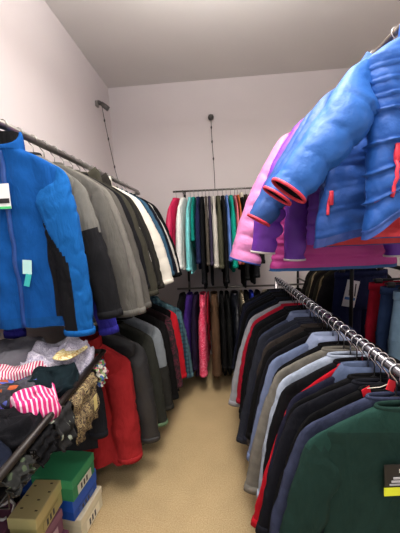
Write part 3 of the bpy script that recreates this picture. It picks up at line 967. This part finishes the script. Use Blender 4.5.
# ------------------------------------------------------------------ right, upper rail: padded jackets
GP = 'padded jackets above the chrome rail'
UX, UZ = 0.66, 2.12
def pad(y, phrase, x=UX, rz=0.0, name='puffer_jacket', hang=None, **k):
    r, g = garment(name, phrase, 'jacket', GP, (x, y, UZ), rz, mat=nylon, **k)
    hanger('hanger holding the ' + ' '.join(phrase.split()[:9]), 'hangers on the high right rail', (x, y, UZ), rz, k.get('sw', .21), k.get('drop', .075), k.get('hd', HD), mat=hang, rail_r=.011)
    return r, g
CORAL = '#e83a4e'
yoke_b = [0.0, 0.05, 0.09, 0.13, 0.17, 0.21, 0.30, 0.385, 0.47, 0.56]
A, Ag = pad(.95, 'bright blue padded jacket with coral zips nearest the viewer on the right', body='#1a5cb4', sw=.182, L=.58, hw=.178, T=.082, drop=.06, fold=.05, puff=.024, row_h=.005, hd=.105,
            baffles=yoke_b, SL=.475, r0=.086, r1=.056, a0=.60, a1=.66, spacing=.092, sharp=.3, step=.0065, collar='stand', cuff_col=CORAL, hem_arc=.10, lining='#e0303c', hem_col='#2b4f9c',
            zip_col=CORAL, neck=(.07, .05), sleeve_puff=.45, hang=plain('#c02838', .4), sleeve='#2266bc', sq=.85, nth=96, nseg=40, wr=.10, bend=.12)
def pocket(root, g, xw, z0, z1, col, nm='pocket_zip', slant=.0):
    """raised zip on the front of a torso grid"""
    m = MB(); pts = []
    for i in range(9):
        z = z0 + (z1 - z0) * i / 8
        n_ = len(g[0])
        row = min(g, key=lambda r: abs(r[int(n_ * .75)].z - z))
        xx = xw + slant * i / 8
        p = min(row[n_ // 2:], key=lambda q: abs(q.x - xx))
        pts.append((xx, p.y - .003, z))
    m.tube(pts, .0055, 8)
    o = m.build(nm, plain(col, .45), root)
    s = MB(); s.box((pts[0][0], pts[0][1] - .006, pts[0][2] - .012), (.014, .006, .05), 0, .002); s.build('zip_pull', plain(col, .4), o)
    return o
pocket(A, Ag, -.116, -.425, -.56, CORAL, slant=-.008)
pocket(A, Ag, .116, -.425, -.56, CORAL, slant=.008)
B, Bg = pad(1.125, 'royal blue padded jacket hanging directly behind the nearest bright blue one', body='#1f57ac', sw=.21, L=.615, hw=.275, T=.075, drop=.075, fold=.08, puff=.018, spacing=.085, SL=.455, r0=.085, r1=.054, sharp=.3,
            a0=.56, a1=.62, collar='hood', cuff_col=CORAL, hem_arc=.05, lining='#d82c34', hem_col='#243f86', sq=.8, hd=.105, nth=64, nseg=28)
pocket(B, Bg, -.225, -.53, -.60, CORAL, slant=-.01)
C_, Cg = pad(1.26, 'navy blue padded jacket with coral cuff behind the royal blue one', body='#1d3f86', sw=.21, L=.55, hw=.2, T=.052, fold=.08, puff=.015, spacing=.08, SL=.555, r0=.08, r1=.05, sharp=.3,
             a0=.60, a1=.52, collar='stand', cuff_col=CORAL, sleeve='#28559e', sq=.8, hd=.105, nth=48, nseg=28)
Dj, Dg = pad(1.37, 'purple padded jacket with white cuff bands behind the navy one', body='#6a2aa8', sw=.215, L=.62, hw=.22, T=.052, fold=.1, puff=.018, spacing=.08, SL=.70, r0=.085, r1=.055,
             a0=.66, a1=.12, collar='stand', cuff_col='#e4dcd8', sleeve='#7a34b8', sq=.85, hd=.105, nth=48, nseg=28)
Dk, Dh = pad(1.48, 'violet padded jacket with straight hanging sleeve and white cuff', body='#5d2496', sw=.20, L=.60, hw=.2, T=.05, fold=.1, puff=.008, spacing=.085, SL=.70, r0=.07, r1=.05,
             a0=.15, a1=.02, collar='stand', cuff_col='#e4dcd8', sleeve='#7030ac', sq=.8, hd=.105, nth=48, nseg=28)
Ej, Eg = pad(1.615, 'pink padded jacket with blue hem band behind the purple one', body='#c83c98', sw=.235, L=.77, hw=.34, T=.075, fold=.1, puff=.024, hem_f=.03, spacing=.08, SL=.77, r0=.09, r1=.08, sharp=.6,
             a0=.60, a1=.28, collar='hood', cuff_col='#2b4aa0', hem_col='#1d5c9c', sleeve='#e48cc6', sq=.8, hd=.105, nth=64, nseg=28)
Gj, Gg = pad(1.80, 'dark hooded jacket last on the high right rail', name='jacket', body='#2a2522', sw=.23, L=.62, hw=.23, T=.06, SL=.5, a0=.4, a1=.2, collar='hood', hd=.105)

# ------------------------------------------------------------------ right, far row behind the shirts
GR = 'trousers and coats on the black right rack'
def far(y, name, phrase, cat='coat', rz=0.0, **k):
    k.setdefault('T', .04); k.setdefault('L', .8); k.setdefault('SL', .66); k.setdefault('a0', .3); k.setdefault('a1', .06); k.setdefault('hd', .05)
    return garment(name, phrase, cat, GR, (RX, y, RZ), rz, **k)
far(2.50, 'coat', 'black coat farthest on the black right rack', body='#1b1a1a')
far(2.415, 'coat', 'olive coat with pale piping on the black right rack', body='#37342a', stripe='#a89878')
far(2.33, 'coat', 'black brown coat between the olive coats', body='#1d1a18')
far(2.245, 'coat', 'dark olive coat with tan edge beside the jeans', body='#2b2820', stripe='#8d7d60')
far(2.16, 'coat', 'black coat just behind the navy jeans', body='#17161a')
jn = trousers('jeans', 'dark navy jeans with a large white waist label', GR, (RX - .03, 2.05, RZ), .15, '#1c2348', w=.2, T=.05, seed=3)
wl = card('waist_label', jn, (-.09, -.055, -.12), .09, .18, plain('#d8dce0', .5), tilt=.22)
for (dx, dz, tl, hh) in ((-.02, -.02, -.12, .085), (.0, -.03, .35, .05), (.02, -.02, -.12, .085)):
    card('label_mark', wl, (dx, -.0016, dz), .008, hh, plain('#1c2030', .5), tilt=tl)
card('label_foot', wl, (0, -.0016, -.115), .075, .018, plain('#3b74b8', .5))
trousers('trousers', 'bright red trousers between navy jeans and blue jeans', GR, (RX, 1.64, RZ), 0, '#b81c34', w=.2, T=.045, seed=5)
trousers('jeans', 'mid blue jeans with faded seams right of the red trousers', GR, (RX, 1.53, RZ), 0, '#33476e', w=.2, T=.05, seed=7)
trousers('jeans', 'light washed blue jeans at the right edge', GR, (RX, 1.42, RZ), 0, '#7d9bb4', w=.2, T=.05, seed=9)
for y, w_ in ((2.05, 'dark navy jeans'), (1.64, 'bright red trousers'), (1.53, 'mid blue jeans'), (1.42, 'light washed jeans')):
    hg = thing('trouser_hanger', 'black clip hanger gripping the ' + w_ + ' waistband', 'hanger', (RX - (.03 if y == 2.05 else 0), y, RZ), .15 if y == 2.05 else 0, 'clip hangers on the black right rack')
    m = MB(); m.tube([(.016 * math.cos(math.radians(a)), 0, .016 * math.sin(math.radians(a))) for a in range(-40, 230, 20)] + [(0, 0, -.03), (0, 0, -.05)], .002, 6); m.build('hook', CHROME, hg)
    m = MB(); m.tube([(-.17, 0, -.052), (.17, 0, -.052)], .006, 8); m.build('bar', BLACKPLASTIC, hg)
    for s in (-1, 1):
        m = MB(); m.box((s * .14, 0, -.062), (.035, .02, .035), 0, .004); m.build('clip', BLACKPLASTIC, hg)

# ------------------------------------------------------------------ wire bin with folded clothes
BX0, BX1, BY0, BY1, BZR, BZB = -1.0, -0.495, 0.52, 1.285, 0.96, 0.85
bn = thing('wire_bin', 'black wire bin on legs heaped with folded clothes', 'bin', ((BX0 + BX1) / 2, (BY0 + BY1) / 2, 0))
def rb(p):
    return Vector(p) - bn.location
m = MB()
for (a, b) in (((BX1, BY0), (BX1, BY1)), ((BX1, BY1), (BX0, BY1)), ((BX0, BY1), (BX0, BY0)), ((BX0, BY0), (BX1, BY0))):
    m.tube([rb((a[0], a[1], BZR)), rb((b[0], b[1], BZR))], .011, 8)
m.build('rim', plain('#1c1512', .45, .2), bn)
m = MB()
n = 22
for i in range(n + 1):
    y = BY0 + (BY1 - BY0) * i / n
    m.tube([rb((BX1, y, BZR)), rb((BX1 - .01, y, BZB)), rb((BX0 + .01, y, BZB)), rb((BX0, y, BZR))], .0025, 5)
for i in range(1, 13):
    x = BX0 + (BX1 - BX0) * i / 13
    m.tube([rb((x, BY0, BZR)), rb((x, BY0 + .01, BZB)), rb((x, BY1 - .01, BZB)), rb((x, BY1, BZR))], .0025, 5)
for z in (BZB + .05, BZB + .1):
    m.tube([rb(p) for p in ((BX1, BY0, z), (BX1, BY1, z), (BX0, BY1, z), (BX0, BY0, z), (BX1, BY0, z))], .0025, 5)
m.build('wire_mesh', BLACKMETAL, bn)
for (x, y) in ((BX0 + .02, (BY0 + BY1) / 2), (BX0 + .02, BY0 + .02), (BX0 + .02, BY1 - .02)):
    m = MB(); m.tube([rb((x, y, 0.0)), rb((x, y, BZR))], .011, 8); m.build('leg', BLACKMETAL, bn)

def cloth(name, label, cat, loc, size, mat, seed, rz=0.0, layers=2, group='folded clothes in the wire bin', tilt=(0, 0), rough=0.35, trim=None):
    """a folded, rumpled garment: flattened lump with wrinkled skin and visible fold edges"""
    sx, sy, sz = size[0] / 2, size[1] / 2, size[2]
    m = MB(); rings = []
    nr, nk = 22, 44
    for i in range(nr + 1):
        u = -PI / 2 + PI * i / nr
        ring = []
        cz = sp(math.sin(u), .8); cr = sp(math.cos(u), .55)
        for k in range(nk):
            th = 2 * PI * k / nk
            x = sx * cr * sp(math.cos(th), .6); y = sy * cr * sp(math.sin(th), .6)
            q = Vector((x * 11 + seed, y * 11, cz * 1.2 + seed * .3))
            nz = noise.noise(q); n2 = noise.noise(q * 2.4)
            z = sz * (.5 + .5 * cz)
            if cz > -.2:
                z += rough * sz * (.7 * nz + .35 * n2) * cr ** .3
            lay = .035 * math.cos(cz * PI * layers)
            x *= 1 + .10 * nz + lay; y *= 1 + .10 * n2 + lay
            ring.append(Vector((x, y, max(0.0, z))))
        rings.append(ring)
    m.loft(rings, cap0=True, cap1=True)
    o = m.build(name, mat, None)
    o.location = loc; o.rotation_euler = (tilt[0], tilt[1], rz)
    tag(o, label, cat, group)
    return o
Z0 = BZB + .004
cloth('folded_sweater', 'grey folded sweater at the far left of the wire bin', 'sweater', (-.845, 1.15, Z0 + .065), (.28, .24, .13), fabric('#6d6c74'), 2.1, .2, rough=.5)
cloth('lace_blouse', 'lavender white ruffled blouse at the back of the wire bin', 'blouse', (-.635, 1.165, Z0 + .06), (.25, .22, .12), printed(['#8f8ba4', '#c0bccc', '#a8a4b8', '#d2cedb', '#9a96ac'], 60, 'NOISE'), 4.2, .1, rough=.8)
cloth('folded_scarf', 'pale yellow patterned scarf on the corner of the wire bin', 'scarf', (-.555, 1.10, Z0 + .175), (.09, .13, .018), printed(['#d8cc98', '#c8b878', '#e0d8b0', '#b89858', '#dcd2a0'], 30, 'NOISE'), 1.3, -.25)
cloth('folded_shirt', 'white and pink striped shirt lying across the bin middle', 'shirt', (-.725, 1.02, Z0 + .08), (.24, .10, .085), stripes('#d8ccd0', '#b02458', 34, 'X', 1.0), 6.2, .35, rough=.5)
cloth('folded_shirt', 'dark bottle green rolled shirt on the bin edge', 'shirt', (-.575, .985, Z0 + .075), (.17, .13, .085), fabric('#0c1c22'), 3.7, .15, rough=.7)
cloth('print_top', 'grey black top with orange and blue print in the bin', 'top', (-.68, .92, Z0 + .07), (.2, .12, .085), printed(['#26242a', '#3a3840', '#2c2a34', '#a85028', '#1e1c22', '#4a54a0', '#2c2a30', '#232127', '#302e36'], 55), 8.8, .2, rough=.6)
cloth('striped_top', 'hot pink top with white stripes spilling over the bin edge', 'top', (-.565, .865, Z0 + .065), (.13, .17, .085), stripes('#c01868', '#e0bccc', 24, 'X', .8, .72), 5.5, .7, rough=.7)
cloth('folded_jumper', 'black bundled jumper in front of the pink striped top', 'sweater', (-.58, .755, Z0 + .06), (.16, .13, .085), fabric('#0f0f14'), 7.1, .1, rough=.7)
cloth('print_top', 'violet and blue printed top at the left of the bin', 'top', (-.74, .80, Z0 + .07), (.18, .14, .085), printed(['#2a2140', '#3d3480', '#1f2440', '#6f5cb4', '#201a30', '#1a1c28'], 48), 9.3, .3, rough=.6)
cloth('folded_jumper', 'midnight blue jumper in the near end of the bin', 'sweater', (-.60, .635, Z0 + .06), (.17, .13, .07), fabric('#121828'), 11.7, -.2, rough=.6)
cloth('folded_jumper', 'deep teal jumper at the near left of the bin', 'sweater', (-.82, .66, Z0 + .06), (.22, .16, .07), fabric('#123244'), 12.7, .2, rough=.6)
# lower layer inside the basket
for i, (x, y, sx, sy, c, nm) in enumerate(((-.62, 1.15, .21, .22, '#7b7484', 'mauve grey trousers folded under the ruffled blouse'), (-.87, 1.15, .22, .22, '#2c2c33', 'dark grey trousers folded under the grey sweater'),
        (-.62, .91, .21, .21, '#17161a', 'black trousers folded flat under the printed tops'), (-.87, .91, .22, .21, '#232029', 'dark plum trousers folded against the left wall'),
        (-.62, .67, .21, .22, '#16161c', 'black trousers folded under the midnight jumper'), (-.87, .67, .22, .22, '#1c2028', 'slate trousers folded under the teal jumper'))):
    cloth('folded_trousers', nm + ' in the bin', 'trousers', (x, y, Z0), (sx, sy, .075), fabric(c), 20 + i * 1.7, 0, layers=3, rough=.1)

def drape(name, label, cat, y, w, length, mat, seed, x=BX1, over=.09):
    """a garment hanging over the bin's rim: from the heap, over the bar and down outside"""
    m = MB(); rings = []
    path = [(-over, -.03), (-over * .5, -.026), (-.012, -.022), (.004, -.020), (.012, -.022), (.016, -.03)]
    nn = 12
    for i in range(1, nn + 1):
        path.append((.019 + .006 * math.sin(i * .9 + seed), -.03 - length * i / nn))
    th = .005
    for (px, pz) in path:
        ring = []
        K = 22
        for k in range(K):
            f = k / (K - 1) - .5
            ww = w * (1 - .12 * max(0, -pz) / max(length, .01))
            wv = .009 * math.sin(f * 17 + seed) * min(1, max(0.0, -pz) * 12) + .006 * noise.noise(Vector((f * 6, pz * 20, seed)))
            dz = .02 * noise.noise(Vector((f * 5, seed, 2))) * (1 if pz < -length * .6 else 0)
            ring.append(Vector((px + max(wv, -.004), f * ww, pz + dz)))
        for k in range(K - 1, -1, -1):
            q = ring[k]
            ring.append(Vector((q.x - th * (1 if pz < -.026 and px > 0 else .3), q.y, q.z - (th if px < .01 else 0))))
        rings.append(ring)
    m.loft(rings, cap0=True, cap1=True)
    o = m.build(name, mat, None)
    o.location = (x, y, BZR)
    tag(o, label, cat, 'clothes hung over the bin rim')
    return o
LEAF = ['#4d3c2c', '#7d684c', '#2e241c', '#98865e', '#5d4a36', '#3a2e22']
ls = drape('leaf_print_shawl', 'brown leaf print shawl with paper tag hanging over the bin rim', 'shawl', 1.03, .20, .17, printed(LEAF, 60, 'NOISE'), 1.0)
card('paper_tag', ls, (.045, .01, -.07), .028, .055, plain('#c8b878', .6), rz=R90)
drape('floral_scarf', 'white floral scarf with green leaves over the bin corner', 'scarf', 1.2, .10, .075, printed(['#c8c2b8', '#4d7a3c', '#b8b4ac', '#3a5690', '#a84860', '#8fa070', '#d0cac0'], 85), 2.0)
drape('flowered_top', 'black top with white flowers hanging on the bin side', 'top', .87, .12, .10, printed(['#0e0e10', '#101012', '#0c0c0e', '#121214', '#0f0f11', '#101012', '#0e0e10', '#111113', '#8d9484'], 60), 3.0)
drape('black_shirt', 'plain black shirt hanging on the near bin side', 'shirt', .755, .11, .05, fabric('#0e0e11'), 4.0)
drape('green_print_top', 'black top with dull green print on the near bin side', 'top', .64, .11, .03, printed(['#0e100e', '#101210', '#0c0e0c', '#38442f', '#0e100e', '#101210', '#0c0d0c', '#0e0f0e'], 80), 5.0)

# ------------------------------------------------------------------ shoe boxes on the floor under the bin
def shoebox(label, loc, size, rz, col, lid, lidh=.035, labelcol=None, cat='box', end=None):
    root = thing('shoe_box', label, cat, loc, rz, 'shoe boxes under the wire bin')
    w, d, h = size
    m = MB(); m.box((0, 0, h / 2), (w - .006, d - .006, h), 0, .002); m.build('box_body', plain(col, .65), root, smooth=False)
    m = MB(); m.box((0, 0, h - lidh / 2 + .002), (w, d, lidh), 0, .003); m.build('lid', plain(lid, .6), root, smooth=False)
    if labelcol:
        m = MB(); m.box((w / 2, d * .0, (h - lidh) * .5), (.002, d * .6, (h - lidh) * .7)); m.build('paper_label', plain(labelcol, .6), root, smooth=False)
        m = MB()
        for q in range(3):
            m.box((w / 2 + .0012, d * (-.15 + .12 * q), (h - lidh) * .5), (.0008, d * .06, (h - lidh) * .45))
        m.build('label_print', plain('#3a3a40', .6), root, smooth=False)
    return root
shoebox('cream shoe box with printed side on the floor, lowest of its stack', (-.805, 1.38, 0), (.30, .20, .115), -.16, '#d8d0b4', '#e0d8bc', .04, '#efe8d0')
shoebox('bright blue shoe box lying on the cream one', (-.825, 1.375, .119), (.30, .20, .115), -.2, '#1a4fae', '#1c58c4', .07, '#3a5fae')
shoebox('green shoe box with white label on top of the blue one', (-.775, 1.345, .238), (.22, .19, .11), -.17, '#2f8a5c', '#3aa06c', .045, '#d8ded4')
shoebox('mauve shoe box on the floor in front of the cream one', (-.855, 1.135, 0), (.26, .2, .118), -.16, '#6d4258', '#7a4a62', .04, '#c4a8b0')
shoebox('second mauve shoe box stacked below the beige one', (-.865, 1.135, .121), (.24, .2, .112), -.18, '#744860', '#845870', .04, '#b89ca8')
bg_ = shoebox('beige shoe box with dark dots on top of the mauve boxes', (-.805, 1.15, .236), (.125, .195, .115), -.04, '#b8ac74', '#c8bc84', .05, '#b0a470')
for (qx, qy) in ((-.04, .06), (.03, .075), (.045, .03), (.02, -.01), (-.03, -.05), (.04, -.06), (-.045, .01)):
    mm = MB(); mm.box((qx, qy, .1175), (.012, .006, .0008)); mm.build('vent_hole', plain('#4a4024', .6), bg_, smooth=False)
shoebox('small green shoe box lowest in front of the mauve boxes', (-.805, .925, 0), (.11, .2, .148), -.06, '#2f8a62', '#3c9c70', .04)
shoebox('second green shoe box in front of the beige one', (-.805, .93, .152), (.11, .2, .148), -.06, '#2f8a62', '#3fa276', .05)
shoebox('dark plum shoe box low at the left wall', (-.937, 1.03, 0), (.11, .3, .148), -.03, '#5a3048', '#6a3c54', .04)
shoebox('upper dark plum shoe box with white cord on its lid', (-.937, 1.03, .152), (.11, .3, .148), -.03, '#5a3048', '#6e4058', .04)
mm = MB()
mm.tube([(-.935 + .036 * math.cos(t_ * PI / 10), 1.125 + .045 * math.sin(t_ * PI / 10), .311 + .010 * math.sin(t_ * .9) ** 2) for t_ in range(0, 19)], .006, 8)
tag(mm.build('cord_loop', plain('#d8d4d0', .6)), 'white looped cord lying on the upper plum shoe box', 'cord')

# ------------------------------------------------------------------ wall brackets with cables
def bracket(label, loc, rz, path, clips, heads):
    root = thing('wall_bracket', label, 'bracket', loc, rz)
    m = MB(); m.box((0, -.012, 0), (.05, .024, .05), 0, .004); m.build('base_plate', plain('#8d8884', .5, .3), root)
    for (a, b, r) in heads:
        m = MB(); m.tube([a, (Vector(a) + Vector(b)) / 2, b], [r * .8, r, r], 12); m.build('clamp_head', plain('#5d5a58', .4, .5), root)
    m = MB(); m.tube(path, .0035, 6); m.build('cable', plain('#4a4644', .5), root)
    for c in clips:
        m = MB(); m.tube([Vector(c) + Vector((0, 0, .014)), c, Vector(c) - Vector((0, 0, .014))], [.005, .009, .005], 8); m.build('cable_clip', plain('#2c2a2a', .5), root)
    return root
bracket('grey wall bracket with knotted cable near the left back corner', (XL, 2.99, 2.69), R90,
        [(.0, -.055, -.02), (.0, -.075, -.2), (.0, -.105, -.42), (.0, -.135, -.62), (-.02, -.16, -.72), (-.05, -.28, -.80)],
        [(.0, -.069, -.15), (.0, -.092, -.32), (.0, -.13, -.58)],
        [((0, -.02, .02), (-.01, -.045, .0), .02), ((.0, -.05, .005), (.02, -.11, -.045), .024)])
bx = .078
bracket('grey wall bracket with hanging cable on the middle of the back wall', (bx, YB - BWY * (bx - XL), 2.64), -.047,
        [(.0, -.05, -.02), (.002, -.07, -.17), (.006, -.10, -.32), (.014, -.16, -.48), (.02, -.3, -.64), (.022, -.43, -.795)],
        [(.001, -.062, -.12), (.004, -.09, -.27), (.013, -.15, -.455)],
        [((0, -.02, 0), (0, -.06, -.02), .03)])
